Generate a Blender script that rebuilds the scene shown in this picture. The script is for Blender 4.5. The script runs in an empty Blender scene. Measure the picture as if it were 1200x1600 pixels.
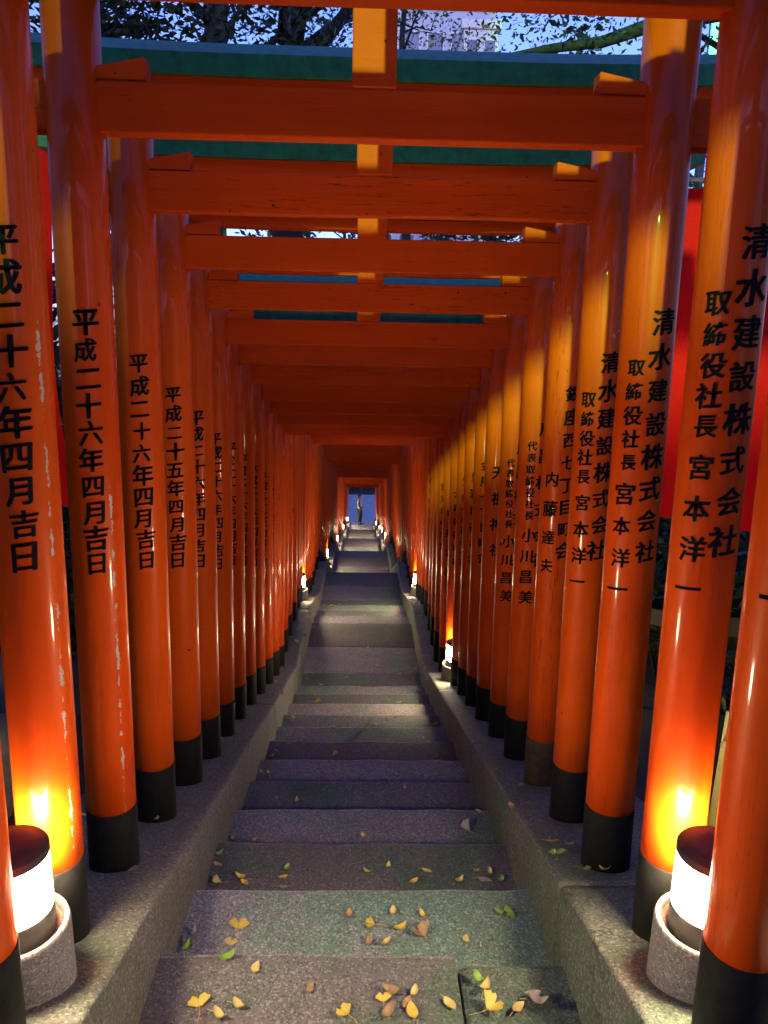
import bpy, bmesh, math, random
from mathutils import Vector, Matrix, noise
R = math.radians
S = bpy.context.scene
COL = S.collection
rng = random.Random(7)

# ------------------------------------------------------------------ camera
EYE = 10.5                      # eye height above the plaza at the foot of the stairs
F_PX, PITCH, YAW, ROLL, CAM_X = 1208.0, 13.0, -1.74, 1.15, -0.024
cd = bpy.data.cameras.new('camera')
cam = bpy.data.objects.new('camera', cd); COL.objects.link(cam)
cam.matrix_world = (Matrix.Translation((CAM_X, 0, EYE)) @ Matrix.Rotation(R(YAW), 4, 'Z')
                    @ Matrix.Rotation(R(90 - PITCH), 4, 'X') @ Matrix.Rotation(R(ROLL), 4, 'Z'))
cd.sensor_fit = 'VERTICAL'; cd.angle_y = 2 * math.atan(800 / F_PX)
cd.clip_start = 0.02; cd.clip_end = 600
S.camera = cam
CM = cam.matrix_world.copy()

# ------------------------------------------------------------------ dusk sky and green light
SUN_EL, SUN_AZ = 16.3, 11.0                  # low behind the viewer, a little left, for sky and green light
w = bpy.data.worlds.new('World'); S.world = w; w.use_nodes = True
wn = w.node_tree; wn.nodes.clear()
sky = wn.nodes.new('ShaderNodeTexSky'); sky.sky_type = 'NISHITA'; sky.sun_disc = False
sky.sun_elevation = R(SUN_EL); sky.sun_rotation = R(180 + SUN_AZ)
tint = wn.nodes.new('ShaderNodeMix'); tint.data_type = 'RGBA'; tint.blend_type = 'MULTIPLY'
tint.inputs['Factor'].default_value = 1.0
tint.inputs['B'].default_value = (0.54, 0.62, 1.35, 1)
bg = wn.nodes.new('ShaderNodeBackground'); bg.inputs['Strength'].default_value = 0.15
wo = wn.nodes.new('ShaderNodeOutputWorld')
wn.links.new(sky.outputs[0], tint.inputs['A']); wn.links.new(tint.outputs['Result'], bg.inputs[0])
wn.links.new(bg.outputs[0], wo.inputs[0])
sd = bpy.data.lights.new('unseen_green_light', 'SUN'); sd.energy = 3.8; sd.angle = R(1.5); sd.color = (0.38, 1.0, 0.16)  # sun lamp standing in for an unseen green lamp behind the viewer
so = bpy.data.objects.new('unseen_green_light', sd); COL.objects.link(so)
so.rotation_euler = Vector((math.sin(R(SUN_AZ)) * math.cos(R(SUN_EL)), math.cos(R(SUN_AZ)) * math.cos(R(SUN_EL)), -math.sin(R(SUN_EL)))).to_track_quat('-Z', 'Y').to_euler()
LANTERN = 125.0
S.view_settings.view_transform = 'Standard'; S.view_settings.look = 'None'
S.view_settings.exposure = 0.98; S.view_settings.gamma = 1.0
S.render.engine = 'CYCLES'
S.cycles.use_denoising = True
S.cycles.max_bounces = 8; S.cycles.diffuse_bounces = 5; S.cycles.glossy_bounces = 3
S.cycles.sample_clamp_indirect = 6.0
S.cycles.caustics_reflective = False; S.cycles.caustics_refractive = False

# ------------------------------------------------------------------ helpers
def tag(o, label=None, cat=None, group=None, kind=None):
    if label: o['label'] = label
    if cat: o['category'] = cat
    if group: o['group'] = group
    if kind: o['kind'] = kind
    return o

def empty(name, loc=(0, 0, 0), rz=0.0):
    o = bpy.data.objects.new(name, None); COL.objects.link(o)
    o.location = loc; o.rotation_euler = (0, 0, rz); o.empty_display_size = 0.1
    return o

class MB:
    """collects verts / faces of one mesh"""
    def __init__(s): s.v = []; s.f = []; s.sm = []; s.mi = []
    def add(s, verts, faces, smooth=False, mi=0):
        b = len(s.v); s.v += [tuple(p) for p in verts]
        for f in faces: s.f.append([b + i for i in f]); s.sm.append(smooth); s.mi.append(mi)
    def box(s, a, b, M=None):
        x0, y0, z0 = a; x1, y1, z1 = b
        vs = [Vector(p) for p in ((x0,y0,z0),(x1,y0,z0),(x1,y1,z0),(x0,y1,z0),(x0,y0,z1),(x1,y0,z1),(x1,y1,z1),(x0,y1,z1))]
        if M: vs = [M @ p for p in vs]
        s.add(vs, [(0,3,2,1),(4,5,6,7),(0,1,5,4),(1,2,6,5),(2,3,7,6),(3,0,4,7)])
    def lathe(s, prof, n=32, c=(0, 0, 0), caps=True):
        vs = []
        for r, z in prof:
            for i in range(n):
                a = 2 * math.pi * i / n
                vs.append((c[0] + r * math.cos(a), c[1] + r * math.sin(a), c[2] + z))
        m = len(prof)
        fs = []
        for j in range(m - 1):
            for i in range(n):
                k = (i + 1) % n
                fs.append((j*n+i, j*n+k, (j+1)*n+k, (j+1)*n+i))
        s.add(vs, fs, True)
        if caps:
            b = len(s.v) - len(vs)
            s.f.append([b + i for i in reversed(range(n))]); s.sm.append(False); s.mi.append(0)
            s.f.append([b + (m-1)*n + i for i in range(n)]); s.sm.append(False); s.mi.append(0)
    def tube(s, pts, rad, n=8):
        pts = [Vector(p) for p in pts]; vs = []
        for i, p in enumerate(pts):
            t = (pts[min(i+1, len(pts)-1)] - pts[max(i-1, 0)]).normalized()
            a = t.orthogonal().normalized() if i == 0 else (a - t * a.dot(t)).normalized()
            b = t.cross(a); r = rad[i] if isinstance(rad, (list, tuple)) else rad
            for k in range(n):
                q = 2 * math.pi * k / n
                vs.append(p + (a * math.cos(q) + b * math.sin(q)) * r)
        fs = []
        for j in range(len(pts) - 1):
            for k in range(n):
                l = (k + 1) % n
                fs.append((j*n+k, j*n+l, (j+1)*n+l, (j+1)*n+k))
        fs.append(tuple(reversed(range(n)))); fs.append(tuple((len(pts)-1)*n + i for i in range(n)))
        s.add(vs, fs, True)
    def mesh(s, name, mats):
        m = bpy.data.meshes.new(name); m.from_pydata(s.v, [], s.f)
        for mt in (mats if isinstance(mats, (list, tuple)) else [mats]): m.materials.append(mt)
        m.polygons.foreach_set('use_smooth', s.sm); m.polygons.foreach_set('material_index', s.mi)
        m.update(); return m
    def build(s, name, mats, parent=None, loc=(0, 0, 0)):
        return link(s.mesh(name, mats), name, parent, loc)

def link(me, name, parent=None, loc=(0, 0, 0)):
    o = bpy.data.objects.new(name, me); COL.objects.link(o); o.location = loc
    if parent: o.parent = parent
    return o

def bevelled(name, boxes, mats, w=0.006, seg=2, parent=None, loc=(0, 0, 0)):
    return link(bev_mesh(name, boxes, mats, w, seg), name, parent, loc)

def bev_mesh(name, boxes, mats, w=0.006, seg=2):
    mb = MB()
    for a, b in boxes: mb.box(a, b)
    m = mb.mesh(name, mats)
    bm = bmesh.new(); bm.from_mesh(m)
    bmesh.ops.bevel(bm, geom=list(bm.edges), offset=w, segments=seg, affect='EDGES', profile=0.6)
    bm.to_mesh(m); bm.free()
    return m

def copy_tree(o, parent=None):
    c = o.copy(); COL.objects.link(c); c.parent = parent
    for ch in list(o.children): copy_tree(ch, c)
    return c

# ------------------------------------------------------------------ materials
class NT:
    def __init__(s, name):
        s.m = bpy.data.materials.new(name); s.m.use_nodes = True
        s.t = s.m.node_tree; s.b = s.t.nodes['Principled BSDF']
    def n(s, t, **k):
        q = s.t.nodes.new(t)
        for a, b in k.items(): setattr(q, a, b)
        return q
    def l(s, a, b): s.t.links.new(a, b)
    def coord(s, scale=(1, 1, 1), out='Object'):
        c = s.n('ShaderNodeTexCoord'); mp = s.n('ShaderNodeMapping'); mp.inputs['Scale'].default_value = scale
        s.l(c.outputs[out], mp.inputs[0]); return mp.outputs[0]
    def noise(s, vec, scale, detail=4, rough=0.6):
        q = s.n('ShaderNodeTexNoise'); q.inputs['Scale'].default_value = scale
        q.inputs['Detail'].default_value = detail; q.inputs['Roughness'].default_value = rough
        s.l(vec, q.inputs['Vector']); return q.outputs['Fac']
    def ramp(s, fac, stops):
        q = s.n('ShaderNodeValToRGB'); e = q.color_ramp.elements
        while len(e) < len(stops): e.new(0.5)
        for i, (p, c) in enumerate(stops):
            e[i].position = p; e[i].color = (c, c, c, 1) if not isinstance(c, tuple) else (*c, 1)
        s.l(fac, q.inputs[0]); return q.outputs[0]
    def mix(s, fac, a, b, mode='MIX'):
        q = s.n('ShaderNodeMix', data_type='RGBA', blend_type=mode)
        for x, i in ((fac, q.inputs['Factor']), (a, q.inputs['A']), (b, q.inputs['B'])):
            if isinstance(x, (int, float)): i.default_value = x
            elif isinstance(x, tuple): i.default_value = (*x, 1)
            else: s.l(x, i)
        return q.outputs['Result']
    def math(s, op, a, b=0.0, c=None):
        q = s.n('ShaderNodeMath', operation=op)
        for x, i in zip((a, b, c), q.inputs):
            if x is None: continue
            if isinstance(x, (int, float)): i.default_value = x
            else: s.l(x, i)
        return q.outputs[0]
    def bump(s, h, strength=0.3, dist=0.01):
        q = s.n('ShaderNodeBump'); q.inputs['Strength'].default_value = strength
        q.inputs['Distance'].default_value = dist; s.l(h, q.inputs['Height']); s.l(q.outputs[0], s.b.inputs['Normal'])
    def col(s, c):
        if isinstance(c, tuple): s.b.inputs['Base Color'].default_value = (*c, 1)
        else: s.l(c, s.b.inputs['Base Color'])
    def rough(s, r):
        if isinstance(r, (int, float)): s.b.inputs['Roughness'].default_value = r
        else: s.l(r, s.b.inputs['Roughness'])

RED = (0.68, 0.070, 0.002)
def vermilion(name, grain=(1, 1, 1), base=RED, rough=0.38, coat=0.22, chips=0.0, streak=None, crack=0.0):
    k = NT(name); oi = k.n('ShaderNodeObjectInfo')
    def coord(sc):                            # every post and beam gets its own stretch of wood
        c_ = k.n('ShaderNodeTexCoord'); ad = k.n('ShaderNodeVectorMath', operation='ADD'); k.l(c_.outputs['Object'], ad.inputs[0])
        of = k.n('ShaderNodeCombineXYZ')
        for ch_ in range(3): k.l(k.math('MULTIPLY', oi.outputs['Random'], (37.0, 53.0, 71.0)[ch_]), of.inputs[ch_])
        k.l(of.outputs[0], ad.inputs[1]); mp = k.n('ShaderNodeMapping'); mp.inputs['Scale'].default_value = sc
        k.l(ad.outputs[0], mp.inputs[0]); return mp.outputs[0]
    v = coord(grain)
    g = k.noise(v, 14, 6, 0.65)
    c = k.mix(k.ramp(g, [(0.35, 0.0), (0.72, 1.0)]), (base[0]*0.86, base[1]*0.78, base[2]*0.8), (base[0]*1.08, base[1]*1.2, base[2]*1.2))
    raw = coord((1, 1, 1))
    blot = k.ramp(k.noise(raw, 3.3, 5, 0.7), [(0.4, 0.0), (0.75, 1.0)])
    c = k.mix(k.math('MULTIPLY', blot, 0.45), c, (base[0]*0.6, base[1]*0.5, base[2]*0.6))
    # tint per object
    c = k.mix(k.math('MULTIPLY', oi.outputs['Random'], 0.25), c, (base[0]*0.85, base[1]*1.35, base[2]))
    wear = k.ramp(k.noise(raw, 9, 7, 0.75), [(0.74 - chips, 0.0), (0.755 - chips, 1.0)])
    c = k.mix(wear, c, (0.42, 0.33, 0.25))
    # dark small knocks
    kn = k.ramp(k.noise(raw, 23, 2, 0.5), [(0.775, 0.0), (0.785, 1.0)])
    c = k.mix(kn, c, (0.05, 0.012, 0.006))
    h = g
    if streak:
        dx, dy, width, z0, z1 = streak
        co = k.n('ShaderNodeTexCoord'); sp = k.n('ShaderNodeSeparateXYZ'); k.l(co.outputs['Object'], sp.inputs[0])
        cb = k.n('ShaderNodeCombineXYZ'); k.l(sp.outputs[0], cb.inputs[0]); k.l(sp.outputs[1], cb.inputs[1])
        nm = k.n('ShaderNodeVectorMath', operation='NORMALIZE'); k.l(cb.outputs[0], nm.inputs[0])
        dt = k.n('ShaderNodeVectorMath', operation='DOT_PRODUCT'); k.l(nm.outputs[0], dt.inputs[0])
        q = Vector((dx, dy, 0)).normalized(); dt.inputs[1].default_value = q
        ang = k.math('ARCCOSINE', k.math('MINIMUM', dt.outputs['Value'], 1.0))
        wob = k.math('MULTIPLY', k.math('SUBTRACT', k.noise(k.coord((9, 9, 5)), 4, 6, 0.75), 0.49), width * 6)
        m = k.math('LESS_THAN', ang, wob)
        zz = k.math('MULTIPLY', k.math('GREATER_THAN', sp.outputs[2], z0), k.math('LESS_THAN', sp.outputs[2], z1))
        m = k.math('MULTIPLY', m, zz)
        c = k.mix(m, c, (0.5, 0.42, 0.33))
        h = k.math('SUBTRACT', h, k.math('MULTIPLY', m, 0.8))
    if crack:
        cs = tuple(26 if g_ > 0.5 else 0.9 for g_ in grain)
        cr = k.ramp(k.noise(coord(cs), 2.0, 3, 0.5), [(0.492, 1.0), (0.5, 0.0), (0.508, 1.0)])
        cr = k.math('MAXIMUM', cr, k.ramp(k.noise(raw, 1.6 if crack < 0.8 else 0.6, 2, 0.5), [(0.46, 1.0), (0.56, 0.0)] if crack < 0.8 else [(0.2, 1.0), (0.3, 0.0)]))
        c = k.mix(k.math('MULTIPLY', k.math('SUBTRACT', 1.0, cr), crack), c, (0.03, 0.008, 0.004))
        h = k.math('ADD', h, cr)
    k.col(c); k.rough(k.ramp(g, [(0.3, rough - 0.06), (0.8, rough + 0.14)]))
    k.b.inputs['Coat Weight'].default_value = coat; k.b.inputs['Specular IOR Level'].default_value = 0.12; k.b.inputs['Coat Roughness'].default_value = 0.07
    k.bump(h, 0.14, 0.003)
    return k.m

def stone(name, dark, light, patch, green_light_tint=0.0, bump=0.5, scale=1.0, brown=0.4, tone=0.0):
    k = NT(name); v = k.coord((1, 1, 1))
    fine = k.noise(v, 150 * scale, 3, 0.7); mid = k.noise(v, 46 * scale, 4, 0.7); big = k.noise(v, 2.3, 5, 0.65)
    vo = k.n('ShaderNodeTexVoronoi'); vo.inputs['Scale'].default_value = 95 * scale; k.l(v, vo.inputs['Vector'])
    c = k.mix(k.ramp(fine, [(0.3, 0.0), (0.72, 1.0)]), dark, light)
    sep = k.n('ShaderNodeSeparateColor'); k.l(vo.outputs['Color'], sep.inputs[0])
    c = k.mix(k.math('MULTIPLY', k.ramp(sep.outputs[0], [(0.8, 0.0), (0.82, 1.0)]), 0.55), c, (light[0]*1.7, light[1]*1.65, light[2]*1.55))
    c = k.mix(k.math('MULTIPLY', k.ramp(sep.outputs[1], [(0.8, 0.0), (0.82, 1.0)]), 0.6), c, (dark[0]*0.4, dark[1]*0.4, dark[2]*0.4))
    c = k.mix(k.math('MULTIPLY', k.ramp(mid, [(0.42, 0.0), (0.68, 1.0)]), 0.45), c, patch)
    c = k.mix(k.math('MULTIPLY', k.ramp(big, [(0.42, 0.0), (0.66, 1.0)]), brown), c, (patch[0]*0.62, patch[1]*0.52, patch[2]*0.46))
    if green_light_tint:  # green light on the stone is painted in as a tint
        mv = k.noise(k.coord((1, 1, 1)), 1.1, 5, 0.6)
        mm = k.math('MULTIPLY', k.ramp(mv, [(0.5, 0.0), (0.6, 1.0)]), green_light_tint)
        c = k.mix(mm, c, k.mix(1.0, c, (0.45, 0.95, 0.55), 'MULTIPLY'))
    oi = k.n('ShaderNodeObjectInfo')          # object colour carries a tone that paints in lit and shaded slabs
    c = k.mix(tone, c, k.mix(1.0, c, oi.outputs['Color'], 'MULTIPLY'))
    # thin cracks
    ck = k.ramp(k.noise(k.coord((1, 1, 1)), 1.7, 6, 0.62), [(0.494, 0.0), (0.5, 1.0), (0.506, 0.0)])
    gate = k.ramp(k.noise(k.coord((1, 1, 1)), 0.9, 2, 0.5), [(0.56, 0.0), (0.6, 1.0)])
    crk = k.math('MULTIPLY', k.math('MULTIPLY', ck, gate), 0.75)
    c = k.mix(crk, c, (0.02, 0.017, 0.015))
    k.col(c); k.rough(0.8)
    hh = k.math('ADD', k.math('MULTIPLY', fine, 0.5), k.math('MULTIPLY', mid, 1.0))
    hh = k.math('SUBTRACT', hh, crk)
    k.bump(hh, bump, 0.012)
    return k.m

def plain(name, c, rough=0.5, var=0.25, scale=20, bump=0.1, coat=0.0):
    k = NT(name); v = k.coord()
    g = k.noise(v, scale, 5, 0.65)
    k.col(k.mix(k.ramp(g, [(0.3, 0.0), (0.75, 1.0)]), tuple(x * (1 - var) for x in c), tuple(min(1, x * (1 + var)) for x in c)))
    k.rough(rough); k.bump(g, bump, 0.005); k.b.inputs['Coat Weight'].default_value = coat
    return k.m

def foliage(name, a, b, trans=0.25):
    k = NT(name)
    g = k.n('ShaderNodeNewGeometry')
    k.col(k.mix(g.outputs['Random Per Island'], a, b)); k.rough(0.5)
    k.b.inputs['Specular IOR Level'].default_value = 0.35
    tr = k.n('ShaderNodeBsdfTranslucent'); tr.inputs[0].default_value = (b[0]*1.3, b[1]*1.3, b[2], 1)
    ms = k.n('ShaderNodeMixShader'); ms.inputs[0].default_value = trans
    out = k.t.nodes['Material Output']
    k.l(k.b.outputs[0], ms.inputs[1]); k.l(tr.outputs[0], ms.inputs[2]); k.l(ms.outputs[0], out.inputs[0])
    return k.m

def emitter(name, c, e):
    k = NT(name); k.col((0.8, 0.8, 0.78)); k.rough(0.4)
    k.b.inputs['Emission Color'].default_value = (*c, 1); k.b.inputs['Emission Strength'].default_value = e
    return k.m

M = {}
M['post'] = vermilion('vermilion_post', (1, 1, 0.07), chips=0.02, crack=0.45)
M['post_worn'] = vermilion('vermilion_post_worn', (1, 1, 0.07), chips=0.05, streak=(0.85, -0.42, 0.12, 0.15, 1.6))
M['post_streaked'] = vermilion('vermilion_post_streaked', (1, 1, 0.07), chips=0.04, streak=(0.75, -0.62, 0.12, 0.12, 1.3))
M['post_chipped'] = vermilion('vermilion_post_chipped', (1, 1, 0.07), chips=0.075, crack=0.5)
M['post_cracked'] = vermilion('vermilion_post_cracked', (1, 1, 0.07), chips=0.03, rough=0.36, crack=0.9)
M['beam'] = vermilion('vermilion_beam', (0.07, 1, 1), crack=0.45, rough=0.6, coat=0.0, base=(0.68, 0.064, 0.002))
M['beam_cracked'] = vermilion('vermilion_beam_cracked', (0.05, 1.3, 1.3), crack=0.9, rough=0.6, coat=0.0, base=(0.68, 0.064, 0.002), chips=0.02)
M['green'] = plain('green_lintel_paint', (0.010, 0.16, 0.095), 0.42, 0.4, 30, 0.15)
M['black'] = plain('black_base_paint', (0.009, 0.0085, 0.0085), 0.7, 0.5, 40, 0.25)
M['black'].node_tree.nodes['Principled BSDF'].inputs['Specular IOR Level'].default_value = 0.15
M['rusty'] = plain('weathered_black_base', (0.035, 0.018, 0.008), 0.75, 0.9, 25, 0.5)
k = NT('black_ink'); _v = k.coord()
k.col(k.mix(k.ramp(k.noise(_v, 60, 5, 0.75), [(0.66, 0.0), (0.74, 1.0)]), (0.006, 0.005, 0.005), (0.14, 0.018, 0.004))); k.rough(0.75); k.b.inputs['Specular IOR Level'].default_value = 0.12; M['ink'] = k.m
M['nosing'] = stone('pale_nosing', (0.16, 0.155, 0.16), (0.42, 0.40, 0.41), (0.3, 0.285, 0.29), green_light_tint=0.3, bump=0.45, tone=0.6, scale=1.7)  # paler stone for the strip along tread front edges
M['step'] = stone('step_stone', (0.078, 0.076, 0.084), (0.26, 0.25, 0.265), (0.18, 0.172, 0.185), green_light_tint=0.7, bump=0.55, tone=0.9, scale=1.7)
M['kerb'] = stone('kerb_concrete', (0.055, 0.052, 0.05), (0.23, 0.22, 0.205), (0.13, 0.122, 0.115), green_light_tint=0.5, bump=0.8, scale=1.6)
M['granite'] = stone('granite_collar', (0.09, 0.085, 0.08), (0.23, 0.22, 0.21), (0.165, 0.155, 0.15), bump=0.25, brown=0.25, scale=2.4)
M['plaza'] = stone('plaza_paving', (0.3, 0.3, 0.34), (0.5, 0.5, 0.56), (0.42, 0.42, 0.47), bump=0.2)
M['earth'] = plain('dark_earth', (0.028, 0.022, 0.016), 0.95, 0.6, 6, 1.0)
M['rock'] = plain('grey_rock', (0.085, 0.075, 0.065), 0.9, 0.6, 7, 1.0)
M['glow'] = emitter('lantern_diffuser', (1.0, 0.79, 0.47), LANTERN)
M['cap'] = plain('lantern_cap', (0.010, 0.0085, 0.009), 0.75, 0.2, 50, 0.05)
M['band'] = plain('lantern_band', (0.055, 0.05, 0.045), 0.45, 0.2, 50, 0.05)
M['banner'] = plain('red_banner_cloth', (0.55, 0.006, 0.008), 0.75, 0.15, 120, 0.2)
M['banner'].node_tree.nodes['Principled BSDF'].inputs['Specular IOR Level'].default_value = 0.04
M['white'] = plain('white_fabric', (0.7, 0.68, 0.66), 0.7, 0.1, 80, 0.1)
M['pole'] = plain('banner_pole', (0.45, 0.45, 0.43), 0.4, 0.1, 30, 0.05)
M['wood'] = plain('brown_fence_wood', (0.035, 0.014, 0.006), 0.6, 0.4, 12, 0.3)
M['wood'].node_tree.nodes['Principled BSDF'].inputs['Specular IOR Level'].default_value = 0.08
M['yellow'] = plain('pale_yellow_paint', (0.55, 0.48, 0.15), 0.5, 0.1, 20, 0.05)
M['bark'] = plain('tree_bark', (0.014, 0.012, 0.011), 0.9, 0.55, 9, 1.0)
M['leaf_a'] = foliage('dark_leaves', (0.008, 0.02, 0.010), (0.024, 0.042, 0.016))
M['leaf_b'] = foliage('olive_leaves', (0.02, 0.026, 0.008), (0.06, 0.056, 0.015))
M['facade'] = plain('pale_facade', (0.40, 0.45, 0.56), 0.6, 0.08, 3, 0.05)
M['glass'] = plain('window_glass', (0.10, 0.14, 0.22), 0.12, 0.2, 1, 0.0)
M['concrete'] = plain('white_concrete', (0.62, 0.63, 0.66), 0.7, 0.1, 4, 0.05)
M['sign_green'] = emitter('green_sign_light', (0.05, 0.9, 0.35), 2.0)
M['dark_metal'] = plain('dark_metal', (0.03, 0.03, 0.035), 0.4, 0.2, 20, 0.05)

# ------------------------------------------------------------------ the slope: h = drop below the eye at distance d along the path
steps = []                                   # (d0, d1, h): tread from d0 to d1 at drop h
T0, RISE = 0.4542, 0.1374
dk = lambda k: 2.0235 + T0 * k
TERRACE = 1.869 - RISE * 3                   # the stairs start just in front of the viewer
for k in range(-2, 12): steps.append((dk(k - 1), dk(k), 1.869 + RISE * k))
h = steps[-1][2] + RISE                      # first landing, laid in three slabs
steps += [(dk(11), 7.62, h), (7.62, 8.32, h), (8.32, 9.07, h)]
d = 9.07
def flight(n, tread, rise):
    global d, h
    for _ in range(n):
        h += rise; steps.append((d, d + tread, h)); d += tread
def landing(parts, rise):
    global d, h
    h += rise
    for p in parts: steps.append((d, p, h)); d = p
flight(4, 0.55, 0.12); landing((12.28, 13.06), 0.12)
flight(6, 0.445, 0.14); landing((16.6, 17.36), 0.14); landing((18.4,), 0.14)
flight(9, 0.45, 0.14); landing((23.7, 24.83), 0.14)
flight(10, 0.46, 0.14); landing((30.7, 32.03), 0.14)
flight(11, 0.46, 0.14); landing((38.4, 39.63), 0.14)
flight(4, 0.4, 0.128)
PLAZA_D = d; PLAZA_H = EYE
KP = [(-100, 1.051 + 0.3025 * 0.55), (0.55, 1.051 + 0.3025 * 0.55), (7.0, 3.17), (8.9, 3.22), (11.3, 3.86), (13.06, 3.92), (15.7, 4.87), (17.4, 4.92), (18.4, 5.06), (22.45, 6.42),
      (24.83, 6.46), (29.4, 7.94), (32.03, 7.98), (37.1, 9.62), (39.63, 9.68), (PLAZA_D, 10.2), (PLAZA_D + 1.2, 10.36), (200, 10.36)]
def kerb_h(q):
    for (a, ha), (b, hb) in zip(KP, KP[1:]):
        if q <= b: return ha + (hb - ha) * max(0, (q - a)) / (b - a) if q > a else ha
    return KP[-1][1]
def kz(q): return EYE - kerb_h(q)            # world z of the kerb top
def step_z(q):
    for a, b, hh in steps:
        if a <= q < b: return EYE - hh
    return 0.0

# stairway: every step its own mesh under one structure
stair = empty('stairway', (0, 0, 0))
tag(stair, 'worn stone stairway descending between the two sloping kerbs', 'stairs', kind='structure')
for i, (a, b, hh) in enumerate(steps):
    z = EYE - hh; jr = random.Random(i * 13 + 1)
    dz = jr.uniform(-0.004, 0.004)
    flat = i > 0 and abs(steps[i-1][2] - hh) < 1e-6
    bx = [((-0.63, a + 0.006 if flat else a - 0.03, z - 0.24), (0.63, b, z + dz))]
    if abs(a - dk(-1)) < 1e-3:               # the nearest tread is laid in two pieces
        bx = [((-0.63, a - 0.03, z - 0.24), (0.285, b, z)), ((0.291, a - 0.03, z - 0.25), (0.63, b - 0.025, z - 0.02))]
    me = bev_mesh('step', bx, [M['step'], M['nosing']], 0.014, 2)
    bm = bmesh.new(); bm.from_mesh(me)
    for _x in range(1, 24):
        bmesh.ops.bisect_plane(bm, geom=list(bm.verts) + list(bm.edges) + list(bm.faces), plane_co=(-0.63 + _x * 0.0525, 0, 0), plane_no=(1, 0, 0))
    for v in bm.verts:
        if v.co.y > b - 0.06:
            v.co.y += 0.012 * noise.noise((v.co.x * 4, i * 3.1, 0)); v.co.z += 0.006 * noise.noise((v.co.x * 5, i * 5.7, 3))
    last = i + 1 == len(steps) or abs(steps[i+1][2] - hh) > 1e-6
    for f in bm.faces:
        if last and f.calc_center_median().y > b - 0.028 and f.normal.z > 0.05: f.material_index = 1
    bm.to_mesh(me); bm.free()
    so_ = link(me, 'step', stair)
    tn = (0.62, 1.18, 0.8, 1.38)[i % 4] * jr.uniform(0.88, 1.12); wm = jr.uniform(-0.05, 0.05)  # alternating tones paint in lit and shaded bands, plus random stone variation
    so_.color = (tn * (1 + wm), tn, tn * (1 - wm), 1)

# kerbs
def kerb(side):
    mb = MB(); prof = [(0.612, -0.75), (0.617, -0.3), (0.6185, -0.12), (0.620, -0.018), (0.624, -0.007), (0.634, -0.001), (0.66, 0.0), (0.72, 0.0), (0.85, 0.0), (1.0, 0.0), (1.2, -0.002), (1.24, -0.03), (1.26, -0.75)]
    ds = []; q = 0.62
    while q < PLAZA_D + 1.0:
        ds.append(q); q += 0.08 if q < 12 else 0.25
    joints = [1.4 + 1.83 * j_ + (0.7 if side > 0 else 0) for j_ in range(20)]
    ds = sorted([q_ for q_ in ds if min(abs(q_ - j_) for j_ in joints) > 0.02] + [j_ + e_ for j_ in joints for e_ in (-0.007, -0.002, 0.002, 0.007) if j_ < PLAZA_D])
    n = len(prof); vs = []
    for q in ds:
        drop = 0.0
        if side > 0 and 6.72 < q < 9.3: drop = 0.09 * min(1, (9.3 - q) / 0.6)
        for j, (x, z) in enumerate(prof):
            nz = 0.006 * noise.noise((x * 3 + side * 9, q * 2.2, 1.3)) + 0.004 * noise.noise((x * 14, q * 11, side))
            nx = 0.003 * noise.noise((q * 1.4, z * 4, side * 4)) + 0.0025 * noise.noise((q * 9, z * 9, side * 7))
            if min(abs(q - j_) for j_ in joints) < 0.003: nz -= 0.012; nx += 0.010 if x < 0.64 else 0
            vs.append((side * (x + nx), q, kz(q) - drop + z + (nz if z > -0.5 else 0)))
    fs = []
    for i in range(len(ds) - 1):
        for j in range(n - 1):
            a = i*n + j; f = (a, a+1, a+n+1, a+n)
            fs.append(f if side < 0 else f[::-1])
    mb.add(vs, fs, True)
    e = (len(ds)-1)*n
    mb.add([vs[e+j] for j in range(n)], [tuple(range(n))])
    mb.add([vs[j] for j in range(n)], [tuple(range(n))])
    o = mb.build('kerb', M['kerb'])
    tag(o, 'sloping concrete kerb carrying the %s row of gate posts' % ('left' if side < 0 else 'right'), 'kerb', kind='structure')
kerb(-1); kerb(1)

# ground beside and below the stairs
def ground_z(x, y):
    ax = abs(x)
    base = kz(y) - 0.07 if y < PLAZA_D + 1.5 else 0.0
    if y < 0.64: return EYE - TERRACE - 0.02
    t = max(0.0, ax - 1.3)
    if y > PLAZA_D + 1: return -0.004 if ax < 14 else -0.004 + 0.02 * (ax - 14)
    side = 0.10 * t if x < 0 else -0.03 * t
    rough = 0.10 * noise.noise((x * 0.7, y * 0.7, 0)) * min(1, t) + 0.35 * noise.noise((x * 0.12, y * 0.12, 5)) * min(1, t / 4)
    if ax < 1.15: return base - 0.7 if y < PLAZA_D else 0.0 - 0.2
    return base + side + rough
mb = MB(); xs = [-60, -45, -32, -24, -18, -14, -11, -9, -7.5, -6, -5, -4.2, -3.5, -3, -2.6, -2.3, -2, -1.75, -1.5, -1.3, -1.22, -0.9, 0, 0.9, 1.22]
xs += [-x for x in xs[:20]][::-1]
ys = [-60, -30, -20, -14, -10, -6, -3, -1, 0.2, 0.63, 0.645] + [0.7 + 0.3 * i for i in range(143)] + [44 + 2 * i for i in range(40)] + [140, 170, 220, 300]
nx = len(xs); vs = [(x, y, ground_z(x, y)) for y in ys for x in xs]
fs = [(j*nx+i, j*nx+i+1, (j+1)*nx+i+1, (j+1)*nx+i) for j in range(len(ys)-1) for i in range(nx-1)]
mb.add(vs, fs, True); gr = mb.build('ground', M['earth']); tag(gr, 'dark earth slope beside the stairs', 'ground', kind='structure')
tc = bevelled('terrace', [((-4, -7, EYE - TERRACE - 0.3), (4, dk(-3), EYE - TERRACE))], M['step'], 0.006, 1)
tag(tc, 'paved terrace at the head of the stairs under the viewer', 'terrace', kind='structure')
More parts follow.
